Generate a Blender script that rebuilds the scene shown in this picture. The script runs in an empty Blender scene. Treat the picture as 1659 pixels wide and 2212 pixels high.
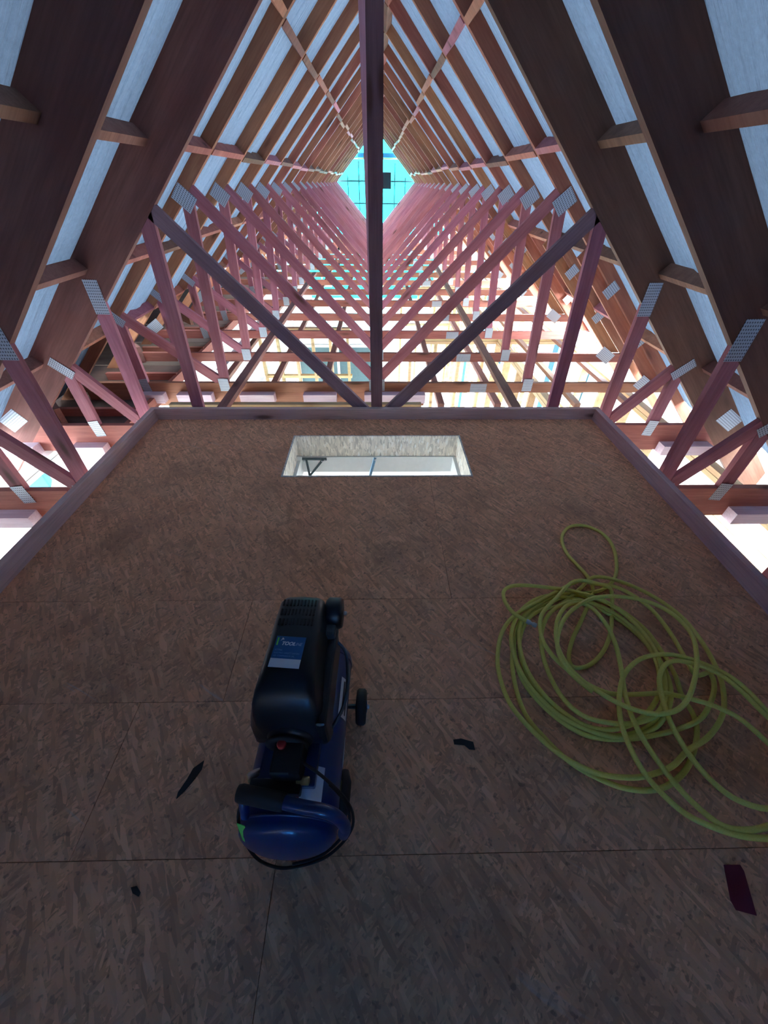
import bpy, bmesh, math, random
from mathutils import Vector, Matrix, Euler
random.seed(7)
scn = bpy.context.scene
COL = scn.collection
# ---------------------------------------------------------------- camera (origin of X/Y, 1.5 m above the platform)
W_, H_, FPX = 1659.0, 2212.0, 825.0
fy = Vector((812 - 829.5, 1106 - 390.0, -FPX))
nd = Vector((820 - 829.5, 0, -FPX)); nd.y = -(nd.x * fy.x + nd.z * fy.z) / fy.y
fy.normalize(); up = -nd.normalized(); rt = fy.cross(up)
R3 = Matrix((rt, fy, up))
cd = bpy.data.cameras.new('camera'); cam = bpy.data.objects.new('camera', cd); COL.objects.link(cam)
cd.sensor_fit = 'HORIZONTAL'; cd.sensor_width = 36; cd.lens = FPX / W_ * 36; cd.clip_start = .02; cd.clip_end = 300
cam.matrix_world = Matrix.Translation((0, 0, 1.5)) @ R3.to_4x4()
scn.camera = cam
def ray(px, py): return R3 @ Vector((px - W_ / 2, H_ / 2 - py, -FPX))
def onZ(px, py, z):
    r = ray(px, py); r *= (z - 1.5) / r.z; return Vector((r.x, r.y, z))
def onY(px, py, y):
    r = ray(px, py); r *= y / r.y; return Vector((r.x, y, r.z + 1.5))
# ---------------------------------------------------------------- world / light / exposure
wd = bpy.data.worlds.new('overcast_sky'); scn.world = wd; wd.use_nodes = True
bg = wd.node_tree.nodes['Background']; bg.inputs[0].default_value = (.80, .92, 1.0, 1); bg.inputs[1].default_value = 24.0
vs = scn.view_settings; vs.view_transform = 'Standard'; vs.look = 'None'; vs.gamma = 1; vs.use_curve_mapping = False
vs.exposure = 0.66
scn.cycles.max_bounces = 9; scn.cycles.diffuse_bounces = 7; scn.cycles.sample_clamp_indirect = 12
# ---------------------------------------------------------------- materials
def newmat(name):
    m = bpy.data.materials.new(name); m.use_nodes = True
    nt = m.node_tree; return m, nt, nt.nodes, nt.links, nt.nodes['Principled BSDF']
def N(nt, t, **kw):
    n = nt.nodes.new(t)
    for k, v in kw.items():
        if k.startswith('i_'): n.inputs[k[2:].replace('_', ' ')].default_value = v
        else: setattr(n, k, v)
    return n
def mathn(nt, op, a, b=None, c=None, clamp=False):
    n = nt.nodes.new('ShaderNodeMath'); n.operation = op; n.use_clamp = clamp
    for i, v in enumerate((a, b, c)):
        if v is None: continue
        if isinstance(v, (int, float)): n.inputs[i].default_value = v
        else: nt.links.new(v, n.inputs[i])
    return n.outputs[0]
def mix(nt, f, a, b, blend='MIX'):
    n = nt.nodes.new('ShaderNodeMix'); n.data_type = 'RGBA'; n.blend_type = blend
    for i, v in ((0, f), (6, a), (7, b)):
        if isinstance(v, (int, float)): n.inputs[i].default_value = v
        elif isinstance(v, tuple): n.inputs[i].default_value = (*v, 1) if len(v) == 3 else v
        else: nt.links.new(v, n.inputs[i])
    return n.outputs[2]
def ramp(nt, f, stops):
    n = nt.nodes.new('ShaderNodeValToRGB'); e = n.color_ramp.elements
    while len(e) < len(stops): e.new(.5)
    for q, (p, c) in zip(e, stops): q.position = p; q.color = (*c, 1)
    nt.links.new(f, n.inputs[0]); return n.outputs[0]
def coords(nt, scale, rot=(0, 0, 0), offs=True):
    tc = N(nt, 'ShaderNodeTexCoord'); mp = N(nt, 'ShaderNodeMapping'); mp.inputs['Scale'].default_value = scale
    src = tc.outputs['Object']
    if any(rot):
        m0 = N(nt, 'ShaderNodeMapping'); m0.inputs['Rotation'].default_value = rot; nt.links.new(src, m0.inputs[0]); src = m0.outputs[0]
    nt.links.new(src, mp.inputs[0])
    if offs:
        oi = N(nt, 'ShaderNodeObjectInfo'); k = mathn(nt, 'MULTIPLY', oi.outputs['Random'], 37.0)
        cx = N(nt, 'ShaderNodeCombineXYZ'); nt.links.new(k, cx.inputs[0]); nt.links.new(k, cx.inputs[2]); nt.links.new(cx.outputs[0], mp.inputs['Location'])
    return mp.outputs[0]
def wood(name, a, b, knot=(.10, .035, .02), var=.35, rough=.75):
    m, nt, ns, L, P = newmat(name)
    n1 = N(nt, 'ShaderNodeTexNoise', i_Scale=1.0, i_Detail=5.0, i_Roughness=.65); L.new(coords(nt, (1.6, 14, 14)), n1.inputs['Vector'])
    n2 = N(nt, 'ShaderNodeTexNoise', i_Scale=1.0, i_Detail=3.0); L.new(coords(nt, (4, 90, 90)), n2.inputs['Vector'])
    n3 = N(nt, 'ShaderNodeTexNoise', i_Scale=1.0, i_Detail=2.0); L.new(coords(nt, (3, 3, 3)), n3.inputs['Vector'])
    base = mix(nt, ramp_f(nt, n1.outputs[0], .35, .68), a, b)
    base = mix(nt, mathn(nt, 'MULTIPLY', ramp_f(nt, n2.outputs[0], .45, .7), .35), base, tuple(x * .55 for x in a))
    base = mix(nt, mathn(nt, 'MULTIPLY', ramp_f(nt, n3.outputs[0], .5, .75), .45), base, (b[0] * .9, b[1] * .62, b[2] * .5))
    v = N(nt, 'ShaderNodeTexVoronoi', i_Scale=1.0); L.new(coords(nt, (1.6, 4.5, 6.5)), v.inputs['Vector'])
    kn = mathn(nt, 'SUBTRACT', 1.0, ramp_f(nt, v.outputs['Distance'], .06, .16))
    base = mix(nt, kn, base, knot)
    halo = mathn(nt, 'MULTIPLY', mathn(nt, 'SUBTRACT', 1.0, ramp_f(nt, v.outputs['Distance'], .1, .38)), .35)
    base = mix(nt, halo, base, tuple(x * .5 for x in a))
    oi = N(nt, 'ShaderNodeObjectInfo')
    br = mathn(nt, 'ADD', 1 - var / 2, mathn(nt, 'MULTIPLY', oi.outputs['Random'], var))
    hs = N(nt, 'ShaderNodeHueSaturation'); L.new(br, hs.inputs['Value']); L.new(base, hs.inputs['Color'])
    w = N(nt, 'ShaderNodeTexWhiteNoise', noise_dimensions='1D'); L.new(oi.outputs['Random'], w.inputs['W'])
    L.new(mathn(nt, 'ADD', .485, mathn(nt, 'MULTIPLY', w.outputs['Value'], .03)), hs.inputs['Hue'])
    L.new(hs.outputs[0], P.inputs['Base Color']); P.inputs['Roughness'].default_value = rough
    bp = N(nt, 'ShaderNodeBump', i_Strength=.15, i_Distance=.002); L.new(n2.outputs[0], bp.inputs['Height']); L.new(bp.outputs[0], P.inputs['Normal'])
    return m
def ramp_f(nt, f, lo, hi):
    n = nt.nodes.new('ShaderNodeMapRange'); n.inputs[1].default_value = lo; n.inputs[2].default_value = hi; nt.links.new(f, n.inputs[0]); return n.outputs[0]
def plain(name, c, rough=.5, metal=0.0, noise=.15, nscale=30, coat=0.0, spec=.5):
    m, nt, ns, L, P = newmat(name)
    n1 = N(nt, 'ShaderNodeTexNoise', i_Scale=nscale, i_Detail=4.0); L.new(coords(nt, (1, 1, 1)), n1.inputs['Vector'])
    L.new(mix(nt, n1.outputs[0], tuple(x * (1 - noise) for x in c), tuple(min(1, x * (1 + noise)) for x in c)), P.inputs['Base Color'])
    P.inputs['Roughness'].default_value = rough; P.inputs['Metallic'].default_value = metal; P.inputs['Coat Weight'].default_value = coat
    P.inputs['Specular IOR Level'].default_value = spec
    return m
def osb(name, tint, contrast=1.0, dirt=.6):
    m, nt, ns, L, P = newmat(name)
    cur = None; hts = []
    for k, (ang, sx, sy) in enumerate(((.3, 21, 100), (1.5, 19, 110), (2.4, 26, 130), (.95, 17, 88))):
        mp = coords(nt, (sx, sy, 20), (0, 0, ang))
        wn = N(nt, 'ShaderNodeTexNoise', i_Scale=.35, i_Detail=2.0); L.new(mp, wn.inputs['Vector'])
        ad = N(nt, 'ShaderNodeVectorMath', operation='MULTIPLY_ADD'); L.new(wn.outputs['Color'], ad.inputs[0]); ad.inputs[1].default_value = (1.3, 1.3, 1.3); L.new(mp, ad.inputs[2])
        v = N(nt, 'ShaderNodeTexVoronoi', i_Scale=1.0); L.new(ad.outputs[0], v.inputs['Vector'])
        sep = N(nt, 'ShaderNodeSeparateColor'); L.new(v.outputs['Color'], sep.inputs[0])
        g = sep.outputs[0]; r2 = sep.outputs[1]
        col = ramp(nt, g, ((0, tuple(c * (1 - .38 * contrast) for c in tint)), (.5, tint), (.85, tuple(min(1, c * (1 + .18 * contrast)) for c in tint)), (1, tuple(min(1, c * (1 + .5 * contrast)) for c in tint))))
        if cur is None: cur = col; h = g
        else:
            msk = mathn(nt, 'GREATER_THAN', r2, .55); cur = mix(nt, msk, cur, col)
            hm = nt.nodes.new('ShaderNodeMix'); L.new(msk, hm.inputs[0]); L.new(h, hm.inputs[2]); L.new(g, hm.inputs[3]); h = hm.outputs[0]
    n = N(nt, 'ShaderNodeTexNoise', i_Scale=2.2, i_Detail=6.0, i_Roughness=.7); L.new(coords(nt, (1, 1, 1)), n.inputs['Vector'])
    cur = mix(nt, mathn(nt, 'MULTIPLY', ramp_f(nt, n.outputs[0], .5, .72), dirt), cur, (tint[0] * .42, tint[1] * .45, tint[2] * .5))
    n = N(nt, 'ShaderNodeTexNoise', i_Scale=45.0, i_Detail=2.0); L.new(coords(nt, (1, 1, 1)), n.inputs['Vector'])
    cur = mix(nt, mathn(nt, 'MULTIPLY', ramp_f(nt, n.outputs[0], .64, .70), .7 * dirt), cur, (.05, .035, .03))
    # pale scuffs from dragged tools
    n = N(nt, 'ShaderNodeTexNoise', i_Scale=1.0, i_Detail=3.0, i_Distortion=.6); L.new(coords(nt, (2.5, 26, 1), (0, 0, .5)), n.inputs['Vector'])
    cur = mix(nt, mathn(nt, 'MULTIPLY', ramp_f(nt, n.outputs[0], .69, .76), .35), cur, (.55, .5, .45))
    L.new(cur, P.inputs['Base Color']); P.inputs['Roughness'].default_value = .8; P.inputs['Specular IOR Level'].default_value = .25
    bp = N(nt, 'ShaderNodeBump', i_Strength=.35, i_Distance=.002); L.new(h, bp.inputs['Height']); L.new(bp.outputs[0], P.inputs['Normal'])
    return m
M = {}
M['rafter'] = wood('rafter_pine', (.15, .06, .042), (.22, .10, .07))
M['litking'] = wood('lit_pink_king', (.52, .27, .36), (.62, .36, .44), var=.1)  # paler pink paints the light falling on one centre post
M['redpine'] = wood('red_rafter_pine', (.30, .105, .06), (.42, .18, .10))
M['web'] = wood('pink_treated_pine', (.36, .115, .155), (.48, .19, .235), var=.3)
M['backlit_web'] = wood('backlit_web_pine', (.22, .13, .155), (.30, .19, .22), var=.2)  # grey puts the shade of backlit faces into the wood colour
M['chord'] = wood('chord_pine', (.33, .115, .08), (.46, .19, .13))
M['king'] = wood('backlit_king_pine', (.19, .095, .10), (.27, .14, .145), var=.2)  # darkened in colour because this post stands against the light
M['edge'] = wood('edge_board_pine', (.66, .42, .38), (.78, .55, .50), var=.15)
M['pale'] = wood('pale_pine', (.48, .34, .17), (.62, .47, .27), knot=(.35, .18, .08), var=.3)
M['dark'] = wood('dark_rough_pine', (.22, .10, .075), (.32, .16, .12), var=.3)  # dark brown pine for binders, battens, wing beams and near blocking
M['white'] = plain('white_primed_timber', (.78, .80, .80), .6, noise=.06)
M['blockm'] = wood('primed_packer', (.80, .58, .68), (.88, .74, .82), knot=(.52, .36, .40), var=.3)
M['osb'] = osb('platform_osb', (.80, .39, .215), .7)
M['osb_lining'] = osb('hatch_osb', (.84, .78, .68), .8, .2)
M['black'] = plain('black_plastic', (.006, .010, .016), .38, nscale=200, noise=.1)
M['rubber'] = plain('black_rubber', (.012, .012, .013), .7)
M['blue'] = plain('blue_enamel', (.003, .030, .125), .3, coat=.25, noise=.08, nscale=8)
M['steel'] = plain('bare_steel', (.55, .57, .6), .3, 1.0)
M['brass'] = plain('brass', (.6, .5, .28), .35, 1.0)
M['red'] = plain('red_plastic', (.45, .02, .02), .4)
M['sticker'] = plain('sticker_blue', (.01, .115, .30), .45, noise=.03)
M['stwhite'] = plain('sticker_white', (.72, .76, .80), .5, noise=.03)
M['tag'] = plain('green_tag', (.16, .75, .12), .5)
M['tape'] = plain('clear_tape', (.35, .30, .32), .25, noise=.5, nscale=60)
M['maroon'] = plain('maroon_plastic', (.16, .012, .03), .6)
M['bracket'] = plain('dark_steel_bracket', (.07, .10, .12), .45, .6)
M['bluesteel'] = plain('blue_zinc_arm', (.20, .36, .52), .35, .7)
M['concrete'] = plain('concrete', (.62, .61, .58), .85, noise=.2, nscale=3)
M['gravel'] = plain('pale_yard_ground', (.36, .35, .33), .9, noise=.3, nscale=2)
M['bluewrap'] = plain('blue_building_wrap', (.03, .19, .36), .6)
M['ply'] = wood('grey_brown_ply', (.13, .085, .07), (.17, .12, .10), var=.1)
M['bulb'] = bpy.data.materials.new('lit_bulb'); M['bulb'].use_nodes = True
_p = M['bulb'].node_tree.nodes['Principled BSDF']; _p.inputs['Emission Color'].default_value = (1, .97, .9, 1); _p.inputs['Emission Strength'].default_value = 14
# punched galvanised plate
m, nt, ns, L, P = newmat('galvanised_plate'); tc = N(nt, 'ShaderNodeTexCoord'); sp = N(nt, 'ShaderNodeSeparateXYZ'); L.new(tc.outputs['Object'], sp.inputs[0])
sx = mathn(nt, 'SINE', mathn(nt, 'MULTIPLY', sp.outputs[0], 6.2832 / .013)); sz = mathn(nt, 'SINE', mathn(nt, 'MULTIPLY', sp.outputs[2], 6.2832 / .017))
hole = ramp_f(nt, mathn(nt, 'ADD', sx, sz), .7, 1.1)
L.new(mix(nt, hole, (.50, .56, .64), (.10, .10, .13)), P.inputs['Base Color']); P.inputs['Metallic'].default_value = .35; P.inputs['Roughness'].default_value = .45
M['plate'] = m
# hose: woven yellow-green
m, nt, ns, L, P = newmat('woven_hose'); n1 = N(nt, 'ShaderNodeTexNoise', i_Scale=260.0, i_Detail=2.0); L.new(coords(nt, (1, 1, 1), offs=False), n1.inputs['Vector'])
n2 = N(nt, 'ShaderNodeTexNoise', i_Scale=3.0); L.new(coords(nt, (1, 1, 1), offs=False), n2.inputs['Vector'])
c = mix(nt, n1.outputs[0], (.72, .62, .07), (.92, .84, .22)); c = mix(nt, mathn(nt, 'MULTIPLY', n2.outputs[0], .25), c, (.70, .52, .10))
L.new(c, P.inputs['Base Color']); P.inputs['Roughness'].default_value = .55
bp = N(nt, 'ShaderNodeBump', i_Strength=.4, i_Distance=.001); L.new(n1.outputs[0], bp.inputs['Height']); L.new(bp.outputs[0], P.inputs['Normal'])
M['hose'] = m
def sheet(name, diff, trans, wt, folds=False):
    m, nt, ns, L, P = newmat(name)
    n1 = N(nt, 'ShaderNodeTexNoise', i_Scale=1.0, i_Detail=6.0, i_Roughness=.7); L.new(coords(nt, (40, 40, 40), offs=False), n1.inputs['Vector'])
    L.new(mix(nt, ramp_f(nt, n1.outputs[0], .3, .7), tuple(x * .75 for x in diff), diff), P.inputs['Base Color']); P.inputs['Roughness'].default_value = .85
    if folds:
        n2 = N(nt, 'ShaderNodeTexNoise', i_Scale=1.0, i_Detail=5.0, i_Distortion=.4); L.new(coords(nt, (1.1, 15, 1.1), offs=False), n2.inputs['Vector'])
        n3 = N(nt, 'ShaderNodeTexNoise', i_Scale=1.0, i_Detail=4.0); L.new(coords(nt, (9, 9, 9), offs=False), n3.inputs['Vector'])
        bp = N(nt, 'ShaderNodeBump', i_Strength=1.0, i_Distance=.10); L.new(mathn(nt, 'ADD', n2.outputs[0], mathn(nt, 'MULTIPLY', n3.outputs[0], .25)), bp.inputs['Height']); L.new(bp.outputs[0], P.inputs['Normal'])
    t = N(nt, 'ShaderNodeBsdfTranslucent'); t.inputs[0].default_value = (*trans, 1); mx = N(nt, 'ShaderNodeMixShader'); mx.inputs[0].default_value = wt
    L.new(P.outputs[0], mx.inputs[1]); L.new(t.outputs[0], mx.inputs[2]); L.new(mx.outputs[0], ns['Material Output'].inputs[0])
    return m
M['underlay'] = sheet('roof_underlay_paper', (.18, .29, .45), (.34, .46, .66), .014, True)
M['cyan'] = sheet('cyan_scaffold_wrap', (.02, .5, .52), (.01, .90, .95), .92)
M['pane'] = plain('grey_blue_glass', (.12, .22, .26), .1)
M['bluefilm'] = sheet('blue_window_film', (.05, .25, .45), (.25, .60, 1.0), .85)
# ---------------------------------------------------------------- mesh / object helpers
def mk(name, me, parent=None, mat=None, loc=None, rot=None, mw=None):
    if mat is not None and not me.materials: me.materials.append(mat)
    o = bpy.data.objects.new(name, me); COL.objects.link(o)
    if parent is not None: o.parent = parent
    if mw is not None: o.matrix_local = mw
    if loc is not None: o.location = loc
    if rot is not None: o.rotation_euler = rot
    return o
def mesh(name, vs_, fs, smooth=False):
    me = bpy.data.meshes.new(name); me.from_pydata([tuple(v) for v in vs_], [], fs)
    bm = bmesh.new(); bm.from_mesh(me); bmesh.ops.recalc_face_normals(bm, faces=bm.faces); bm.to_mesh(me); bm.free()
    if smooth: me.polygons.foreach_set('use_smooth', [True] * len(me.polygons))
    return me
def boxm(sx, sy, sz, cx=0, cy=0, cz=0, name='box'):
    v = [(cx + a * sx / 2, cy + b * sy / 2, cz + c * sz / 2) for a in (-1, 1) for b in (-1, 1) for c in (-1, 1)]
    return mesh(name, v, [(0, 1, 3, 2), (4, 5, 7, 6), (0, 1, 5, 4), (2, 3, 7, 6), (0, 2, 6, 4), (1, 3, 7, 5)])
def tag(o, label=None, cat=None, group=None, kind=None):
    for k, v in (('label', label), ('category', cat), ('group', group), ('kind', kind)):
        if v: o[k] = v
    return o
def empty(name, loc=(0, 0, 0), rot=(0, 0, 0)):
    o = bpy.data.objects.new(name, None); COL.objects.link(o); o.location = loc; o.rotation_euler = rot; o.empty_display_size = .1; return o
def clip(poly, a, b, c):                       # keep a*x + b*z <= c
    out = []
    for i in range(len(poly)):
        p, q = poly[i], poly[(i + 1) % len(poly)]; dp = a * p[0] + b * p[1] - c; dq = a * q[0] + b * q[1] - c
        if dp <= 0: out.append(p)
        if dp * dq < 0: t = dp / (dp - dq); out.append((p[0] + t * (q[0] - p[0]), p[1] + t * (q[1] - p[1])))
    return out
def strip(x0, z0, x1, z1, w):
    d = Vector((x1 - x0, z1 - z0)).normalized(); n = Vector((-d.y, d.x)) * w / 2
    return [(x0 + n.x, z0 + n.y), (x0 - n.x, z0 - n.y), (x1 - n.x, z1 - n.y), (x1 + n.x, z1 + n.y)]
def member_mesh(poly, y0, y1, ang):            # polygon in the truss plane -> prism with local X along the grain
    cx = sum(p[0] for p in poly) / len(poly); cz = sum(p[1] for p in poly) / len(poly); c, s = math.cos(ang), math.sin(ang)
    loc = [((x - cx) * c + (z - cz) * s, -(x - cx) * s + (z - cz) * c) for x, z in poly]; n = len(poly); ym = (y0 + y1) / 2
    v = [(x, y0 - ym, z) for x, z in loc] + [(x, y1 - ym, z) for x, z in loc]
    f = [tuple(range(n)), tuple(range(n, 2 * n))] + [(i, (i + 1) % n, n + (i + 1) % n, n + i) for i in range(n)]
    me = mesh('member', v, f)
    mw = Matrix.Translation((cx, ym, cz)) @ Matrix.Rotation(-ang, 4, 'Y')
    return me, mw
def tube(path, r, seg=10, closed=False, cap=True):
    pts = [Vector(p) for p in path]; n = len(pts); v, f = [], []; ref = Vector((0, 0, 1))
    for i, p in enumerate(pts):
        t = (pts[min(i + 1, n - 1)] - pts[max(i - 1, 0)]).normalized()
        a = t.cross(ref); a = t.cross(Vector((1, 0, 0))) if a.length < .05 else a; a.normalize(); b = t.cross(a).normalized()
        rr = r[i] if isinstance(r, (list, tuple)) else r
        v += [p + rr * (math.cos(k * 2 * math.pi / seg) * a + math.sin(k * 2 * math.pi / seg) * b) for k in range(seg)]
    for i in range(n - 1):
        for k in range(seg): f.append((i * seg + k, i * seg + (k + 1) % seg, (i + 1) * seg + (k + 1) % seg, (i + 1) * seg + k))
    if cap: f += [tuple(range(seg)), tuple(range((n - 1) * seg, n * seg))]
    return mesh('tube', v, f, True)
def lathe(prof, seg=32, axis='Y'):             # prof: (radius, position)
    v, f = [], []
    for r, h in prof:
        for k in range(seg):
            a = k * 2 * math.pi / seg; c, s = r * math.cos(a), r * math.sin(a)
            v.append((c, h, s) if axis == 'Y' else (h, c, s) if axis == 'X' else (c, s, h))
    n = len(prof)
    for i in range(n - 1):
        for k in range(seg): f.append((i * seg + k, i * seg + (k + 1) % seg, (i + 1) * seg + (k + 1) % seg, (i + 1) * seg + k))
    f += [tuple(range(seg)), tuple(range((n - 1) * seg, n * seg))]
    return mesh('lathe', v, f, True)
def bevelled(sx, sy, sz, b=.005, seg=2, loc=(0, 0, 0)):
    bm = bmesh.new(); bmesh.ops.create_cube(bm, size=1); bmesh.ops.scale(bm, vec=(sx, sy, sz), verts=bm.verts); bmesh.ops.translate(bm, vec=loc, verts=bm.verts)
    bmesh.ops.bevel(bm, geom=bm.edges[:], offset=b, segments=seg, affect='EDGES', profile=.6); me = bpy.data.meshes.new('bevelled'); bm.to_mesh(me); bm.free(); return me
def catmull(P, n=8, closed=False):
    P = [Vector(p) for p in P]; out = []
    for i in range(len(P) - 1):
        a, b, c, d = P[max(i - 1, 0)], P[i], P[i + 1], P[min(i + 2, len(P) - 1)]
        for k in range(n):
            t = k / n; out.append(.5 * ((2 * b) + (-a + c) * t + (2 * a - 5 * b + 4 * c - d) * t * t + (-a + 3 * b - 3 * c + d) * t ** 3))
    out.append(P[-1]); return out
# ---------------------------------------------------------------- trusses
S = .972; CB, CT = 2.67, 3.025; ANG = math.atan(S)
CB4 = 2.825
RB = lambda x: CB - S * abs(x)
RB4 = lambda x: CB4 - S * abs(x)
def below_rafter(poly, c=CB): return clip(clip(poly, S, 1, c), -S, 1, c)
LIB = {}
def sym(key, poly, y0, y1, ang, mat):
    """member on the right and its mirror on the left"""
    L_ = []
    for sgn in (1, -1):
        pl = [(x * sgn, z) for x, z in poly]
        if sgn < 0: pl = pl[::-1]
        me, mw = member_mesh(pl, y0, y1, ang * sgn); me.materials.append(mat); L_.append((me, mw))
    LIB[key] = L_
def web_poly(x0, z0, x1, z1, w=.09, king=False, c=CB):
    d = Vector((x1 - x0, z1 - z0)).normalized() * .25
    p = strip(x0 - d.x, z0 - d.y, x1 + d.x, z1 + d.y, w); p = below_rafter(p, c); p = clip(p, 0, -1, .08)
    if king: p = clip(p, -1, 0, -.048)
    return p
T = .045
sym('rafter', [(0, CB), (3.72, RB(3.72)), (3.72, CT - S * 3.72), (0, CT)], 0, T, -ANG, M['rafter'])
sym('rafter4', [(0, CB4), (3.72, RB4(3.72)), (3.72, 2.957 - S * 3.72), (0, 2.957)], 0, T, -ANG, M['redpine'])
sym('diag4', web_poly(.139, .085, 1.42, 1.42, king=True, c=CB4), .004, T - .004, math.atan2(1.25, 1.206), M['web'])
sym('lowpost4', web_poly(2.385, -.05, 2.385, .45, c=CB4), .004, T - .004, math.pi / 2, M['web'])
sym('diag', web_poly(.139, .085, 1.345, 1.335, king=True), .004, T - .004, math.atan2(1.25, 1.206), M['web'])
sym('inner', web_poly(1.47, .085, 1.41, 1.25), .004, T - .004, math.atan2(1.165, -.06), M['web'])
sym('inner4', web_poly(1.56, -.05, 1.47, 1.35, c=CB4), .004, T - .004, math.atan2(1.3, -.10), M['web'])
sym('post', web_poly(1.935, -.05, 1.915, .80), .004, T - .004, math.pi / 2, M['web'])
sym('lowpost', web_poly(2.385, -.05, 2.385, .32), .004, T - .004, math.pi / 2, M['web'])
def low_diag(x0, z=.38, c=CB):
    p = web_poly(x0, -.02, 2.33, z, c=c); p = clip(p, 1, 0, 2.338); return p
sym('lowdiag', clip(low_diag(2.02), -1, 0, -1.985), .004, T - .004, math.atan2(.4, .31), M['web'])
sym('lowdiag4', clip(low_diag(1.66, .52, CB4), -1, 0, -1.60), .004, T - .004, math.atan2(.54, .67), M['web'])
def one(key, poly, y0, y1, ang, mat):
    me, mw = member_mesh(poly, y0, y1, ang); me.materials.append(mat); LIB[key] = [(me, mw)]
one('king', below_rafter([(-.047, -.08), (.042, -.08), (.042, 2.9), (-.047, 2.9)]), -.002, T + .002, math.pi / 2, M['king'])
one('kingp', below_rafter([(-.047, -.08), (.042, -.08), (.042, 2.9), (-.047, 2.9)], CB4), 0, T, math.pi / 2, M['web'])
one('king4', below_rafter([(-.052, -.08), (.030, -.08), (-.025, 2.9), (-.117, 2.9)], CB4), 0, T, math.pi / 2 + .02, M['litking'])
one('chord', below_rafter([(-3.3, -.18), (3.3, -.18), (3.3, -.08), (-3.3, -.08)], CB4), 0, T, 0, M['chord'])
one('deep', below_rafter([(-3.3, -.325), (3.3, -.325), (3.3, -.08), (-3.3, -.08)]), 0, T, 0, M['chord'])
one('deepl', [(-3.0, -.325), (.5, -.325), (.5, -.182), (-3.0, -.182)], 0, T, 0, M['chord'])
sym('dbl', clip([(1.80, RB4(1.80)), (3.1, RB4(3.1)), (3.0, RB4(3.0) - .16), (1.74, RB4(1.74) - .13)], 0, -1, .078), T + .002, T + .037, -ANG, M['redpine'])
PL = {}
def plate(tr, x, z, w, h, rot, back=False):
    k = (w, h)
    if k not in PL: PL[k] = boxm(w, .0022, h, name='plate')
    return mk('nail_plate', PL[k], tr, M['plate'], mw=Matrix.Translation((x, -.0016, z)) @ Matrix.Rotation(-rot, 4, 'Y'))
def put(tr, key, name, sides=(0, 1), mat=None):
    for i in sides:
        if i >= len(LIB[key]): continue
        me, mw = LIB[key][i]
        if mat is not None: me = me.copy(); me.materials.clear(); me.materials.append(mat)
        mk(name, me, tr, mw=mw)
BLK = {}
def blocking(tr, sgn, cz, mat, row, top=2.985):
    """short timber blocking between this rafter and the next, just under the roof paper"""
    x = (top - cz) / S * sgn
    if 'b' not in BLK: BLK['b'] = boxm(.045, .853, .085, name='blocking')
    if mat.name not in BLK:
        BLK[mat.name] = BLK['b'].copy(); BLK[mat.name].materials.append(mat)
    a = math.atan2(-S * sgn, 1)
    nrm = Vector((S * sgn, 0, 1)).normalized()
    o = mk('blocking', BLK[mat.name], tr, mw=Matrix.Translation(Vector((x, .4725, cz)) - nrm * .035) @ Matrix.Rotation(-a, 4, 'Y'))
ORD = {4: 'first', 5: 'second', 6: 'third', 7: 'fourth', 8: 'fifth', 9: 'sixth', 10: 'seventh', 11: 'eighth', 12: 'ninth', 13: 'tenth', 14: 'eleventh', 15: 'twelfth', 16: 'thirteenth', 17: 'fourteenth', 18: 'fifteenth', 19: 'sixteenth', 20: 'seventeenth'}
YT = lambda n: 2.95 + .9 * (n - 3)
rr = random.Random(3)
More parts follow.
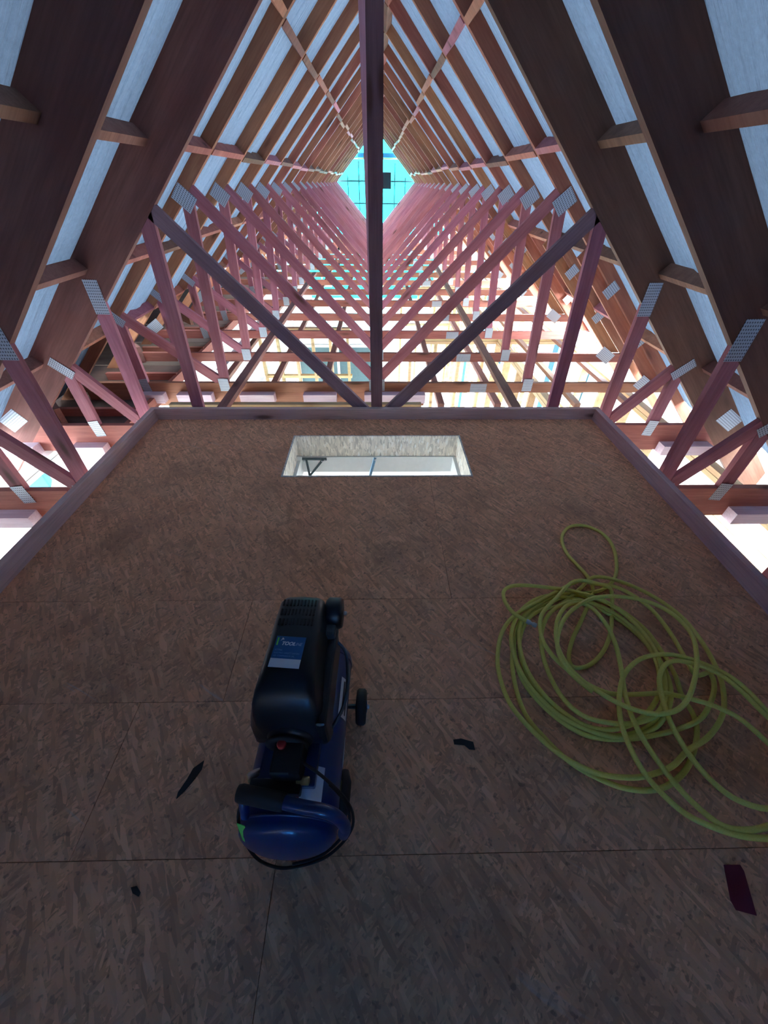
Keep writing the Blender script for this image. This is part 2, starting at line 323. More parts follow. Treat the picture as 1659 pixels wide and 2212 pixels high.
for n in range(0, 21):
    tr = empty('roof_truss', (0, YT(n), 0))
    if n < 2: lab = ['unseen timber roof truss over the near end of the platform behind the photographer', 'timber roof truss astride the platform just above the photographer\'s head'][n]
    elif n == 2: lab = 'pink timber truss cut open around the platform, its wide rafters nearest in view'
    elif n == 3: lab = 'timber truss standing against the platform\'s far edge, with dark centre post and greyed diagonals'
    else: lab = '%s pink timber roof truss beyond the one at the platform\'s far edge' % ORD[n]
    tag(tr, lab, 'roof truss', 'pink timber roof trusses receding to the gable')
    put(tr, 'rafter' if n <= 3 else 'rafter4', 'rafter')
    if n <= 3: put(tr, 'deep', 'bottom_chord')
    else: put(tr, 'chord', 'bottom_chord')
    if n == 4: put(tr, 'deepl', 'lower_chord')
    put(tr, 'lowpost' if n <= 3 else 'lowpost4', 'web', (0, 1) if n <= 3 else (1,))
    if n <= 3:
        put(tr, 'post', 'web'); put(tr, 'lowdiag', 'web')
        for s in (1, -1):
            plate(tr, 1.905 * s, .885, .095, .21, .02 * s); plate(tr, 1.965 * s, -.10, .10, .13, 0)
    else:
        put(tr, 'lowdiag4', 'web', (1,))
        for s in (1, -1): plate(tr, 1.57 * s, -.10, .10, .13, 0)
    for s in (1, -1):
        if n <= 3 or s < 0: plate(tr, 2.40 * s, .40 + (.13 if n > 3 else 0), .17, .075, s * .75); plate(tr, 2.375 * s, -.11, .085, .14, -.1 * s)
        plate(tr, (3.03 if n <= 3 or s < 0 else 2.80) * s, -.035 if n <= 3 or s < 0 else -.10, .20, .13, -.55 * s)
    if n == 3:
        put(tr, 'diag', 'web', mat=M['backlit_web']); put(tr, 'inner', 'web'); put(tr, 'king', 'king_post')
    if n > 3:
        put(tr, 'diag4', 'web'); put(tr, 'inner4', 'web'); put(tr, 'kingp' if n > 4 else 'king4', 'king_post')
        for s in (1, -1): plate(tr, 1.485 * s, 1.385, .12, .155, s * -.85)
        plate(tr, -.0, -.10, .16, .12, 0); plate(tr, 0, 2.80, .085, .16, 0); plate(tr, 1.06, -.13, .17, .09, 0)
    if n >= 4:
        put(tr, 'dbl', 'rafter_doubler', (0,))
        plate(tr, 2.10, RB4(2.10) - .01, .10, .12, -.7); plate(tr, 2.55, RB4(2.55) - .01, .10, .12, -.7)
    if n < 20:
        for s in (1, -1):
            for row, cz in enumerate((2.32 + .62 - .15, 2.32, 1.705, 1.08, .46)):
                if s > 0 and n > 3 and row > 4: continue
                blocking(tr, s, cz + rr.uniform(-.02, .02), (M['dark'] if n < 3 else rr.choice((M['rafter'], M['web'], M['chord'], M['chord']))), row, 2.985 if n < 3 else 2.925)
# packers nailed low on the deep chords
def packers(n, spans):
    trs = [o for o in COL.objects if o.name.startswith('roof_truss') and abs(o.location.y - YT(n)) < .01][0]
    for a, b in spans: mk('packing_block', boxm(b - a, .09, .09, name='packer'), trs, M['blockm'], loc=((a + b) / 2, -.046, -.285 if n < 4 else -.215))
packers(4, [(-2.5, -2.19), (-2.05, -1.7), (-1.41, -1.06), (-.76, -.42), (-.13, .5)])
xs = [onY(p, 968, 2.88).x for p in (0, 75, 156, 226, 1430, 1535)]
packers(3, [(xs[0] + .02, xs[1]), (xs[2], xs[3]), (xs[4], xs[5])])
xs = [onY(p, 1112, 1.98).x for p in (62, 1585)]
packers(2, [(xs[0] - .42, xs[0]), (xs[1], xs[1] + .42)])
# ---------------------------------------------------------------- roof underlay, one sagging sheet a side
def underlay(sgn, zlow):
    vs_, fs = [], []; ny = int((18.45 + 3.0) / .9 * 10); ns_ = 70
    rn = random.Random(5 + sgn); ph = [[rn.uniform(0, 6.28) for _ in range(3)] for _ in range(60)]
    nrm = Vector((S * sgn, 0, 1)).normalized(); k = math.hypot(1, S)
    for i in range(ny + 1):
        y = -2.95 + .9 * i / 10 + .0225; bay = int((y + 20) // .9); fr = ((y - YT(0) - .0225) / .9) % 1
        env = math.sin(math.pi * fr) ** .7
        P_ = ph[bay % 60]; zl = zlow(y)
        xm = (3.03 - zl) / S
        for j in range(ns_ + 1):
            x = xm * j / ns_; sl = x * k
            sag = env * (.030 + .012 * math.sin(fr * 9 + P_[0] + .8 * math.sin(sl * 1.3 + P_[1])) + .008 * math.sin(fr * 21 + P_[2] + math.sin(sl * 2.1)) + .006 * math.sin(sl * 6 + P_[1]))
            p = Vector((x * sgn, y, (3.03 if y < 3.0 else 2.963 if y > 3.2 else 3.03 - .067 * (y - 3.0) / .2) - S * x)) - nrm * (sag * .9)
            vs_.append(p)
    for i in range(ny):
        for j in range(ns_): a = i * (ns_ + 1) + j; fs.append((a, a + 1, a + ns_ + 2, a + ns_ + 1))
    me = mesh('underlay', vs_, fs, True)
    return mk('roof_underlay', me, None, M['underlay'])
o = underlay(-1, lambda y: -.12 if y < 3.9 else .47); tag(o, kind='structure')
o = underlay(1, lambda y: -.2 if y < 3.9 or int((y - 3.0) / .9) % 2 else .5); tag(o, kind='structure')
# opaque cover added above the near roof to darken the platform below
for sg in (1, -1):
    nn = Vector((S * sg, 0, 1)).normalized() * .07; v, f = [], []; ny = 96
    for i in range(ny + 1):
        y = -3.1 + 4.75 * i / ny; w_ = .012 if i % 8 < 2 else 0
        for x in (0, 3.9): v.append(Vector((x * sg, y, 3.03 - S * x)) + nn * (1 + w_ * 10))
    for i in range(ny): f.append((2 * i, 2 * i + 1, 2 * i + 3, 2 * i + 2))
    o = mk('roof_light_block', mesh('light_block', v, f), None, M['bracket']); tag(o, kind='structure')
# ---------------------------------------------------------------- platform floor
fl = empty('floor'); tag(fl, kind='structure')
def sheetbox(x0, x1, y0, y1):
    g = .0009; mk('osb_sheet', boxm(x1 - x0 - 2 * g, y1 - y0 - 2 * g, .02, name='osb'), fl, M['osb'], loc=((x0 + x1) / 2, (y0 + y1) / 2, -.01 - random.uniform(0, .0004)))
X0, X1 = -1.80, 1.80
HX0, HX1, HY0, HY1 = -.645, .645, 2.091, 2.637
rows = [(-2.6, -1.4, -.3), (-1.4, -.2, .9), (-.2, .187, -.3), (.187, .634, -.9), (.634, 1.099, -.59), (1.099, 2.091, .35)]
for a, b, c_ in rows: sheetbox(X0, c_, a, b); sheetbox(c_, X1, a, b)
sheetbox(X0, HX0, 2.091, 2.905); sheetbox(HX1, X1, 2.091, 2.905); sheetbox(HX0, HX1, HY1, 2.905)
for yy in (-1.4, -.2, .187, .634, 1.099, 1.6, 2.068, 2.66): mk('joist', boxm(3.6, .045, .19, name='joist'), fl, M['chord'], loc=(0, yy, -.118))  # joists under the sheet seams, put in to stop light leaking up
for xx in (-1.2, -.9, -.59, -.3, .35, .9, 1.3): mk('seam_blocker', boxm(.07, 4.6, .03, name='seam_blocker'), fl, M['chord'], loc=(xx, -.26, -.0365))  # strips added beneath the lengthwise seams to block light
def beam(name, parent, x0, y0, x1, y1, z0, z1, th, mat, shift=0):
    L_ = math.hypot(x1 - x0, y1 - y0); a = math.atan2(y1 - y0, x1 - x0)
    return mk(name, boxm(L_, th, z1 - z0, name='beam'), parent, mat, mw=Matrix.Translation(((x0 + x1) / 2, (y0 + y1) / 2, (z0 + z1) / 2)) @ Matrix.Rotation(a, 4, 'Z'))
for nm, a in (('trim_1', (-1.822, -2.6, -1.822, 2.905)), ('trim_2', (1.822, -2.6, 1.822, 2.905)), ('trim_3', (-1.845, 2.926, 1.845, 2.926))):
    tag(beam(nm, None, *a, -.075, .09, .040, M['edge']), kind='structure')
# ---------------------------------------------------------------- hatch
ht = empty('attic_hatch', (0, 2.364, 0)); tag(ht, 'bright rectangular hatch opening lined with pale board in the platform floor', 'hatch')
for nm, sx, sy, x, y in (('lining_board', 1.29, .012, 0, HY1 - 2.364 + .000), ('lining_board', 1.29, .012, 0, HY0 - 2.364), ('lining_board', .012, .522, HX0 + .006, 0), ('lining_board', .012, .522, HX1 - .006, 0)):
    yy = y - math.copysign(.006, y) if y else 0
    mk(nm, boxm(sx - (.0 if sy == .012 else 0), sy, .182, name='lining'), ht, M['osb_lining'], loc=(x, yy, -.089))
for sx, sy, x, y in ((1.26, .024, 0, HY1 - 2.364 - .012), (1.26, .024, 0, HY0 - 2.364 + .012), (.024, .49, HX0 + .024, 0), (.024, .49, HX1 - .024, 0)):
    mk('frame_board', boxm(sx, sy, .145, name='frame'), ht, M['white'], loc=(x, y, -.253))
def flat(parent, name, p, q, w, mat, t=.005, y=0):
    a = math.atan2(q[1] - p[1], q[0] - p[0]); L_ = math.hypot(q[0] - p[0], q[1] - p[1])
    return mk(name, bevelled(L_ + w * .6, t, w, min(t, w) * .3, 1), parent, mat, mw=Matrix.Translation(((p[0] + q[0]) / 2, y, (p[1] + q[1]) / 2)) @ Matrix.Rotation(-a, 4, 'Y'))
hh = lambda px, py: (lambda v: (v.x, v.z))(onY(px, py, 2.60))
yb = 2.60 - 2.364
flat(ht, 'bracket_bar', hh(637, 991), hh(704, 992), .022, M['bracket'], y=yb)
flat(ht, 'bracket_arm', hh(662, 993), hh(670, 1030), .018, M['bracket'], y=yb - .006)
flat(ht, 'bracket_arm', hh(697, 993), hh(667, 1030), .018, M['bracket'], y=yb - .006)
flat(ht, 'spring_arm', hh(810, 990), hh(796, 1040), .022, M['bluesteel'], y=yb)
flat(ht, 'ladder_stile', hh(646, 984), hh(640, 1060), .055, M['white'], t=.02, y=yb - .03)
for p in ((644, 994), (657, 995), (696, 995), (702, 994), (810, 992)):
    q = hh(*p); mk('bolt', lathe([(.002, -.004), (.006, -.003), (.006, .003), (.002, .004)], 10), ht, M['steel'], loc=(q[0], yb - .008, q[1]))
# ---------------------------------------------------------------- ceiling level members below the trusses
def thing_beam(name, label, cat, group, x0, y0, x1, y1, z0, z1, th, mat):
    o = beam(name, None, x0, y0, x1, y1, z0, z1, th, mat); tag(o, label, cat, group); return o
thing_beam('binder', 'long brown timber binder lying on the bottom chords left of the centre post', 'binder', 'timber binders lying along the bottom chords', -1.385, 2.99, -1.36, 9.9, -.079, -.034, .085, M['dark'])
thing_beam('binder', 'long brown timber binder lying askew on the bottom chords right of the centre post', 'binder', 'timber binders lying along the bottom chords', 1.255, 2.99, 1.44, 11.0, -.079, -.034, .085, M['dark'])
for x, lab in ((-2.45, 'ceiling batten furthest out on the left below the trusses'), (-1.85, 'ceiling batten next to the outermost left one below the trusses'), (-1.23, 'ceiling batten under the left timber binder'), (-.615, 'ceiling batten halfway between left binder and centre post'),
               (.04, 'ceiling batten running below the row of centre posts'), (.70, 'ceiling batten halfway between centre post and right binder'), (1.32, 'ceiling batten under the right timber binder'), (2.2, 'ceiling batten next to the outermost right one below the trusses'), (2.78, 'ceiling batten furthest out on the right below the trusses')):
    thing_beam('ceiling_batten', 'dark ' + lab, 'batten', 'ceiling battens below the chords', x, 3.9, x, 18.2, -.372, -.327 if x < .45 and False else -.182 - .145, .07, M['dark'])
tag(beam('ledger', None, -1.95, 3.42, .42, 3.42, -.30, -.10 + .0, .06, M['pale']), 'pale new timber ledger below the packing blocks past the platform', 'timber rail')
# ---------------------------------------------------------------- storey below
ZG = -2.72
o = mk('concrete_slab', boxm(9, 24, .15, name='slab'), None, M['concrete'], loc=(0, 8.5, ZG - .075)); tag(o, kind='structure')
o = mk('ground', boxm(90, 90, .1, name='ground'), None, M['gravel'], loc=(0, 10, ZG - .2)); tag(o, kind='structure')
STUD = {}
def stud_wall(name, x0, y0, x1, y1, mat=None, sp=.6, skip=(), th=.09):
    mat = mat or M['pale']; w = empty(name); tag(w, kind='structure')
    zt = -.375; L_ = math.hypot(x1 - x0, y1 - y0); a = math.atan2(y1 - y0, x1 - x0)
    beam('top_plate', w, x0, y0, x1, y1, zt - .045, zt, th, mat); beam('top_plate', w, x0, y0, x1, y1, zt - .095, zt - .05, th, mat)
    beam('bottom_plate', w, x0, y0, x1, y1, ZG, ZG + .045, th, mat)
    k = int(L_ / sp)
    h = zt - .095 - ZG - .045
    if mat.name not in STUD: STUD[mat.name] = boxm(.045, .09, h, name='stud'); STUD[mat.name].materials.append(mat)
    for i in range(k + 1):
        if any(s0 <= i * sp <= s1 for s0, s1 in skip): continue
        t = min(i * sp, L_ - .0225) / L_
        mk('stud', STUD[mat.name], w, mw=Matrix.Translation((x0 + (x1 - x0) * t, y0 + (y1 - y0) * t, ZG + .045 + h / 2)) @ Matrix.Rotation(a, 4, 'Z'))
    for q in (.33, .66):
        z = ZG + .045 + h * q
        segs = []; s0 = 0
        for a0, a1 in list(skip) + [(L_, L_)]:
            if a0 - s0 > .5: segs.append((s0, a0))
            s0 = a1
        for a0, a1 in segs:
            beam('dwang', w, x0 + (x1 - x0) * a0 / L_, y0 + (y1 - y0) * a0 / L_, x0 + (x1 - x0) * a1 / L_, y0 + (y1 - y0) * a1 / L_, z, z + .045, .088, mat)
    return w
stud_wall('wall_right', 2.98, -3, 2.98, 19, skip=((1, 2.5), (4, 6.5), (8.8, 11), (13, 15.2)))
stud_wall('wall_left', -2.98, -3, -2.98, 19, M['white'], skip=((1, 2.4), (4, 6.2), (9.2, 12), (14, 16)))
stud_wall('wall_inner_right', 1.97, 4.0, 1.97, 15, skip=((3, 4.1),))
stud_wall('wall_inner_left', -2.05, 5.0, -2.05, 13, M['white'], skip=((2.5, 4),))
stud_wall('wall_cross_near', .55, 6.4, 2.9, 6.4, sp=.4)
stud_wall('wall_cross_middle', -1.9, 9.8, -.6, 9.8, M['white'], sp=.4)
stud_wall('wall_cross_right', .6, 10.2, 2.9, 10.2, sp=.4)
stud_wall('wall_cross_left', -2.0, 6.9, -.45, 6.9, sp=.3)
wn = empty('window_2', (-.75, 7.6, -1.5)); tag(wn, kind='structure')
mk('pane', boxm(1.5, .006, 1.2, name='pane'), wn, M['pane'])
for x in (-.77, 0, .77): mk('window_frame', boxm(.05, .05, 1.3, name='wf'), wn, M['white'], loc=(x, -.02, 0))
for z in (-.62, .62): mk('window_frame', boxm(1.59, .05, .05, name='wf'), wn, M['white'], loc=(0, -.02, z))
stud_wall('wall_far', -2.9, 18.7, 2.9, 18.7, skip=((1, 2.4), (3.4, 4.8)))
for k, (x, y0, y1, z0, z1) in enumerate(((3.06, 5.4, 5.62, -2.2, -.5), (3.06, 6.6, 6.8, -2.4, -.5), (3.06, 9.5, 9.9, -2.6, -.5), (3.06, 11.5, 11.8, -2.6, -.5), (1.70, 7.3, 7.5, -2.2, -.5))):
    o = mk('wall_wrap', boxm(.006, y1 - y0, z1 - z0, name='wrap'), None, M['bluewrap'], loc=(x, (y0 + y1) / 2, (z0 + z1) / 2)); tag(o, kind='structure')
for nm, (x0, y0, x1, y1) in (('wall_light_block_left', (-3.06, -3, -3.06, 1.55)), ('wall_light_block_right', (3.06, -3, 3.06, 1.55)), ('wall_light_block_back', (-3.06, -3.02, 3.06, -3.02))):
    tag(beam(nm, None, x0, y0, x1, y1, ZG, .2, .02, M['ply']), kind='structure')  # unseen panels added to keep light out of the near storey below
def slab(name, parent, pts, th, mat):
    a = [Vector(p) for p in pts]; n = (a[1] - a[0]).cross(a[2] - a[0]).normalized() * th; v = a + [p + n for p in a]; k = len(a)
    return mk(name, mesh('slab', v, [tuple(range(k)), tuple(range(k, 2 * k))] + [(i, (i + 1) % k, k + (i + 1) % k, k + i) for i in range(k)]), parent, mat)
# closed soffit over the side wing on the left
sf = empty('ceiling'); tag(sf, kind='structure')
y = 3.05
while y < 10.3:
    mk('ply_panel', boxm(2.9, .885, .012, name='ply'), sf, M['ply'], loc=(-3.75, y + .45, -.27)); y += .9
for yy in (3.5, 4.4, 5.3, 6.2, 7.1, 8.0): beam('soffit_joist', sf, -3.1, yy, -2.3, yy, -.262, -.185, .045, M['chord'])
beam('soffit_trimmer', sf, -2.30, 3.05, -2.30, 10.2, -.30, -.20, .045, M['chord'])
shade_cover = slab('added_shade_roof', None, [(3.9, .6, .05), (3.9, 5.6, .05), (7.6, 5.6, .05), (7.6, .6, .05)], .02, M['ply']); tag(shade_cover, kind='structure')  # cover and walls added on the right to shade the ground there
for nm, a in (('added_shade_side', (7.6, .6, 7.6, 5.6)), ('added_shade_end', (4.2, .6, 7.6, .6))): tag(beam(nm, None, *a, ZG, .05, .02, M['ply']), kind='structure')
# dark roof of the left side wing, stretched outwards to shade the crate
wr = slab('wing_roof', None, [(-2.66, 2.97, .455), (-2.66, 18, .455), (-7.6, 18, -.14), (-7.6, 2.97, -.14)], .02, M['ply']); tag(wr, kind='structure')
wr = slab('wing_wall', None, [(-5.2, 3.0, -.3), (-5.2, 18, -.3), (-5.2, 18, .12), (-5.2, 3.0, .12)], .02, M['ply']); tag(wr, kind='structure')
for i, (a, b, zz) in enumerate((((-2.75, 3.1), (-5.0, 5.6), .0), ((-2.8, 4.7), (-5.0, 7.2), .02), ((-2.8, 6.3), (-5.0, 8.6), .0))):
    thing_beam('wing_rafter', 'dark rough beam slanting away under the left eave, %s of three' % ('nearest', 'middle', 'farthest')[i], 'beam', 'dark beams under the left eave', *a, *b, -.18 + .001, .0, .045, M['dark'])
wr = slab('wing_light_block', None, [(-5.2, 3.0, -.3), (-3.3, 3.0, -.3), (-3.3, 3.0, .30), (-5.2, 3.0, .10)], .02, M['ply']); tag(wr, kind='structure')  # panel added to keep light from entering the wing
# gable wall behind the photographer
gw = empty('wall_back'); tag(gw, kind='structure')
for pts in ([(-4.2, -1.05), (4.2, -1.05), (4.2, -1.05), (2.0, 1.05), (-2.0, 1.05)], [(-2.0, 1.05), (-.3, 1.05), (-.3, 2.7)], [(.3, 1.05), (2.0, 1.05), (.3, 2.7)], [(-.3, 1.6), (.3, 1.6), (.3, 2.7), (0, 3.03), (-.3, 2.7)]):
    pts = [p for i, p in enumerate(pts) if i == 0 or p != pts[i - 1]]
    slab('wall_sheet', gw, [(x, -2.95, z) for x, z in pts], .02, M['ply'])
o = mk('window_1', boxm(.62, .004, .57, name='film'), None, M['bluefilm'], loc=(0, -2.98, 1.325)); tag(o, kind='structure')
# ---------------------------------------------------------------- far gable framing and the cyan wrap behind it
gf = empty('gable_frame', (0, 18.62, 0)); tag(gf, 'far gable end stud framing in front of cyan wrap', 'gable framing')
for x in (-1.46, -1.03, -.62, -.2, .22, .69, 1.08, 1.5):
    zt = RB(x) - .03; mk('stud', boxm(.038, .07, zt + .1, name='gstud'), gf, M['bracket'], loc=(x, 0, (zt - .1) / 2))
mk('dark_rail', boxm(1.42, .045, .12, name='rail'), gf, M['bluewrap'], loc=(.06, -.06, 2.18))
mk('rail', boxm(1.42, .05, .035, name='rail'), gf, M['pale'], loc=(.06, -.06, 2.10))
for z in (1.48, .84): mk('rail', boxm(2.9, .03, .045, name='rail'), gf, M['bracket'], loc=(0, .06, z))
o = mk('vent_panel', bevelled(.72, .05, .47, .006, 1), None, M['black'], loc=(.20, 18.53, 1.50)); tag(o, 'small black square panel hanging in the far gable beside the centre post', 'panel')
cw = empty('scaffold', (0, 20.2, ZG)); tag(cw, 'cyan wrapped scaffold standing outside the far gable', 'scaffold')
v, f = [], []
for i in range(61):
    for j in range(31):
        x = -4.5 + 9 * i / 60; z = 7.2 * j / 30; v.append((x, .15 + .05 * math.sin(x * 3.1 + z) + .03 * math.sin(z * 5 + x * 2), z))
for i in range(60):
    for j in range(30): a = i * 31 + j; f.append((a, a + 1, a + 32, a + 31))
mk('wrap', mesh('wrap', v, f, True), cw, M['cyan'])
for x in (-4.2, -2.1, -.32, 2.3, 4.2): mk('pole', tube([(x, 0, 0), (x, 0, 7.2)], .024), cw, M['bracket'])
for z in (1, 2.6, 4.85): mk('ledger_tube', tube([(-4.4, -.05, z), (4.4, -.05, z)], .024), cw, M['bracket'])
# ---------------------------------------------------------------- bulbs
for (px, py, Y), lab in (((732, 547, 9.35), 'lit bulb hanging among the webs left of the centre post, upper one'), ((733, 582, 8.9), 'lit bulb hanging left of the centre post, lower and larger one'), ((929, 672, 7.5), 'lit bulb hanging right of the centre post')):
    p = onY(px, py, Y); b = empty('light_bulb', p); tag(b, lab, 'light bulb', 'bare lit bulbs')
    r = .055 if py != 547 else .045
    mk('globe', lathe([(.003, -r)] + [(r * math.cos(t * math.pi / 10), r * math.sin(t * math.pi / 10)) for t in range(-4, 5)] + [(.003, r)], 16, 'Z'), b, M['bulb'])
    mk('socket', lathe([(.018, r - .01), (.02, r + .04), (.008, r + .05)], 12, 'Z'), b, M['black'])
    mk('cord', tube([(0, 0, r + .05), (.01, .01, r + .2), (.0, 0.02, r + .36)], .004, 6), b, M['black'])
# ---------------------------------------------------------------- things on the ground floor
p = onZ(66, 1022, ZG + .3); o = mk('crate', bevelled(.35, .3, .3, .02), None, M['bluewrap'], loc=(p.x, p.y, ZG + .15), rot=(0, 0, .5)); tag(o, 'bright blue crate on the ground floor seen under the left chords', 'crate')
st = empty('timber_stack', (*onZ(1610, 1160, ZG + .3).xy, ZG)); tag(st, 'stack of pale boards on the ground floor seen at the right frame edge', 'timber stack')
for j in range(3):
    for i in range(5): mk('board', boxm(.135, 1.5, .045, name='brd'), st, M['pale'], loc=(-.3 + i * .145, 0, .023 + j * .047), rot=(0, 0, random.uniform(-.02, .02)))
o = mk('tarpaulin', bevelled(.9, .8, .05, .02), None, M['bluewrap'], loc=(onZ(1665, 1225, ZG + .05).x + .55, onZ(1665, 1225, ZG + .05).y - .5, ZG + .026)); tag(o, 'dark blue folded sheet on the ground floor beside the pale boards', 'tarpaulin')
# ---------------------------------------------------------------- compressor
cp = empty('air_compressor', (-.232, .44, 0), (0, 0, -.035)); tag(cp, 'blue and black portable air compressor standing on the platform floor', 'air compressor')
CI = (Matrix.Translation((-.232, .44, 0)) @ Matrix.Rotation(-.035, 4, 'Z')).inverted()
LC = lambda px, py, h: CI @ onZ(px, py, h)
ZC = .195; r = .128; l = .262
prof = []
for t in range(0, 9): a = math.pi / 2 * t / 8; prof.append((max(.002, r * math.sin(a)), -l - .052 * math.cos(a) + .02))
prof2 = [(q[0], -q[1]) for q in prof][::-1]
mk('tank', lathe(prof + prof2, 48), cp, M['blue'], loc=(0, .012, ZC))
for s in (-1, 1): mk('tank_weld', lathe([(r - .001, -.004), (r + .0025, -.001), (r + .0025, .001), (r - .001, .004)], 48), cp, M['blue'], loc=(0, .012 + s * (l - .035), ZC))
# shroud
def shroud_sections(secs, seg=8):
    v, f = [], []; n = None
    for (y, wt, wb, zt, zb) in secs:
        ring = []; rad = min(.028, wt * .6, (zt - zb) * .4)
        ring.append((-wb, zb)); ring.append((-(wb + wt) / 2 - .006, (zb + zt) / 2))
        for k in range(seg + 1): a = math.pi - k * math.pi / 2 / seg; ring.append((-wt + rad + rad * math.cos(a), zt - rad + rad * math.sin(a)))
        ring.append((0, zt + .004))
        for k in range(seg + 1): a = math.pi / 2 - k * math.pi / 2 / seg; ring.append((wt - rad + rad * math.cos(a), zt - rad + rad * math.sin(a)))
        ring.append(((wb + wt) / 2 + .006, (zb + zt) / 2)); ring.append((wb, zb)); n = len(ring)
        v += [(x, y, z) for x, z in ring]
    m_ = len(secs)
    for i in range(m_ - 1):
        for k in range(n): f.append((i * n + k, i * n + (k + 1) % n, (i + 1) * n + (k + 1) % n, (i + 1) * n + k))
    f += [tuple(range(n)), tuple(range((m_ - 1) * n, m_ * n))]
    return mesh('shroud', v, f, True)
secs = [(-.062, .066, .088, .405, .335), (-.056, .078, .098, .455, .325), (-.045, .083, .106, .490, .32), (-.028, .083, .110, .520, .32), (-.004, .078, .108, .542, .32), (.03, .073, .102, .552, .32), (.10, .069, .095, .556, .32), (.20, .068, .088, .554, .32), (.255, .067, .084, .548, .33), (.275, .063, .080, .535, .34), (.283, .055, .072, .515, .36)]
sh = mk('shroud', shroud_sections(secs), cp, M['black'], loc=(-.005, 0, 0))
bm = bmesh.new()
for row, yy in enumerate((.175, .208, .241)):
    for i in range(10):
        q = bmesh.ops.create_cube(bm, size=1)['verts']; bmesh.ops.scale(bm, vec=(.0045, .020, .004), verts=q); bmesh.ops.translate(bm, vec=(-.048 + i * .0103, yy, .5565 - row * .001), verts=q)
me = bpy.data.meshes.new('vents'); bm.to_mesh(me); bm.free(); mk('vent_rib', me, sh, M['rubber'])
# side skirt, motor end, cylinder head, air filter
mk('base_plate', bevelled(.15, .42, .03, .006, 2, (0, .05, .325)), cp, M['blue'])
mk('side_guard', bevelled(.030, .28, .13, .012, 3, (.086, .08, .395)), cp, M['black'])
mk('motor_end', lathe([(.01, -.02), (.05, -.018), (.062, -.006), (.064, .03), (.064, .12)], 28), cp, M['black'], loc=(0, -.058, .375))
mk('fan_ring', lathe([(.040, -.004), (.056, -.004), (.056, .004), (.040, .004)], 28), cp, M['rubber'], loc=(-.005, -.080, .38))
mk('cylinder_head', bevelled(.045, .07, .09, .01, 2, (.075, .215, .44)), cp, M['bracket'])
af = mk('air_filter', lathe([(.004, -.028), (.04, -.026), (.048, -.018), (.048, .016), (.043, .024), (.01, .026)], 32, 'X'), cp, M['black'], loc=(.088, .262, .475))
mk('bolt', lathe([(.004, 0), (.006, .001), (.006, .010), (.003, .012)], 10, 'X'), af, M['steel'], loc=(.026, 0, 0))
mk('inlet_clip', bevelled(.03, .012, .006, .002, 1), af, M['stwhite'], loc=(0, .044, .012))
# label
lb = mk('label', boxm(.080, .088, .0008, name='lbl'), sh, M['sticker'], loc=(-.004, .082, .5612)); lb.rotation_euler = (0, 0, -.05); tag(lb, 'blue maker\'s label')
mk('label_strip', boxm(.080, .024, .0009, name='lbl2'), lb, M['stwhite'], loc=(0, -.032, .0003))
mk('green_mark', boxm(.004, .022, .0005, name='lbl3'), lb, M['tag'], loc=(-.034, .028, .0006))
def text(body, parent, size, loc, mat, shear=0, off=0.0, rot=(0, 0, 0), align='LEFT', sx=1.0):
    c_ = bpy.data.curves.new('lettering', 'FONT'); c_.body = body; c_.size = size; c_.shear = shear; c_.offset = off; c_.extrude = .0002; c_.align_x = align
    c_.materials.append(mat); o = bpy.data.objects.new('lettering', c_); COL.objects.link(o); bpy.context.view_layer.update()
    me = bpy.data.meshes.new_from_object(o.evaluated_get(bpy.context.evaluated_depsgraph_get())); bpy.data.objects.remove(o); o = bpy.data.objects.new('lettering', me); COL.objects.link(o); o.parent = parent; o.location = loc; o.rotation_euler = rot; o.scale = (sx, 1, 1); return o
text('TOOL', lb, .0135, (-.0225, .0185, .0007), M['stwhite'], .3, .0006)
text('LINE', lb, .0115, (.0105, .0187, .0007), plain('pale_ink', (.35, .45, .62), .5), .3, 0, sx=.92)
mk('emblem', mesh('emb', [(-.027, .029, .0008), (-.023, .040, .0008), (-.019, .037, .0008), (-.018, .033, .0008), (-.022, .034, .0008)], [(0, 1, 2, 3, 4)]), lb, M['stwhite'])
inkm = plain('faint_ink', (.09, .26, .48), .5)
text('AT796L', lb, .0065, (-.036, .0015, .0007), inkm, .2, .0002)
text('ELECTRIC DIRECT DRIVEN', lb, .0058, (-.036, -.0065, .0007), inkm, 0, .0001)
text('AIR COMPRESSOR 24L', lb, .0058, (-.036, -.0145, .0007), inkm, 0, .0001)
# pressure switch and fittings
q = LC(622, 1632, .40)
sw = mk('pressure_switch', bevelled(.075, .085, .10, .006, 2), cp, M['black'], loc=(q.x, q.y, .36))
mk('switch_knob', lathe([(.0115, 0), (.0115, .010), (.009, .013)], 24, 'Z'), sw, M['red'], loc=(-.018, .020, .05))
mk('switch_edge', boxm(.045, .004, .004, name='e'), sw, M['bracket'], loc=(-.012, -.042, .049))
q = LC(595, 1700, .34)
mk('manifold', bevelled(.13, .032, .032, .005, 2), cp, M['black'], loc=(q.x, q.y, .335))
q = LC(640, 1686, .35); mk('coupler', lathe([(.006, 0), (.008, .002), (.008, .012), (.010, .014), (.010, .032), (.006, .034)], 16, 'X'), cp, M['brass'], loc=q)
q = LC(550, 1670, .33); mk('gauge', lathe([(.004, -.008), (.017, -.008), (.018, .004), (.015, .006)], 24), cp, M['steel'], loc=q, rot=(.5, 0, .4))
q = LC(563, 1692, .34); mk('regulator', lathe([(.010, 0), (.011, .02), (.008, .03)], 16, 'X'), cp, M['bluesteel'], loc=q)
mk('safety_valve', tube([LC(548, 1690, .28), LC(541, 1685, .31), LC(537, 1672, .33)], .007), cp, M['brass'])
mk('manifold_stem', tube([(.0, -.165, .30), (.0, -.165, .33)], .014), cp, M['brass'])
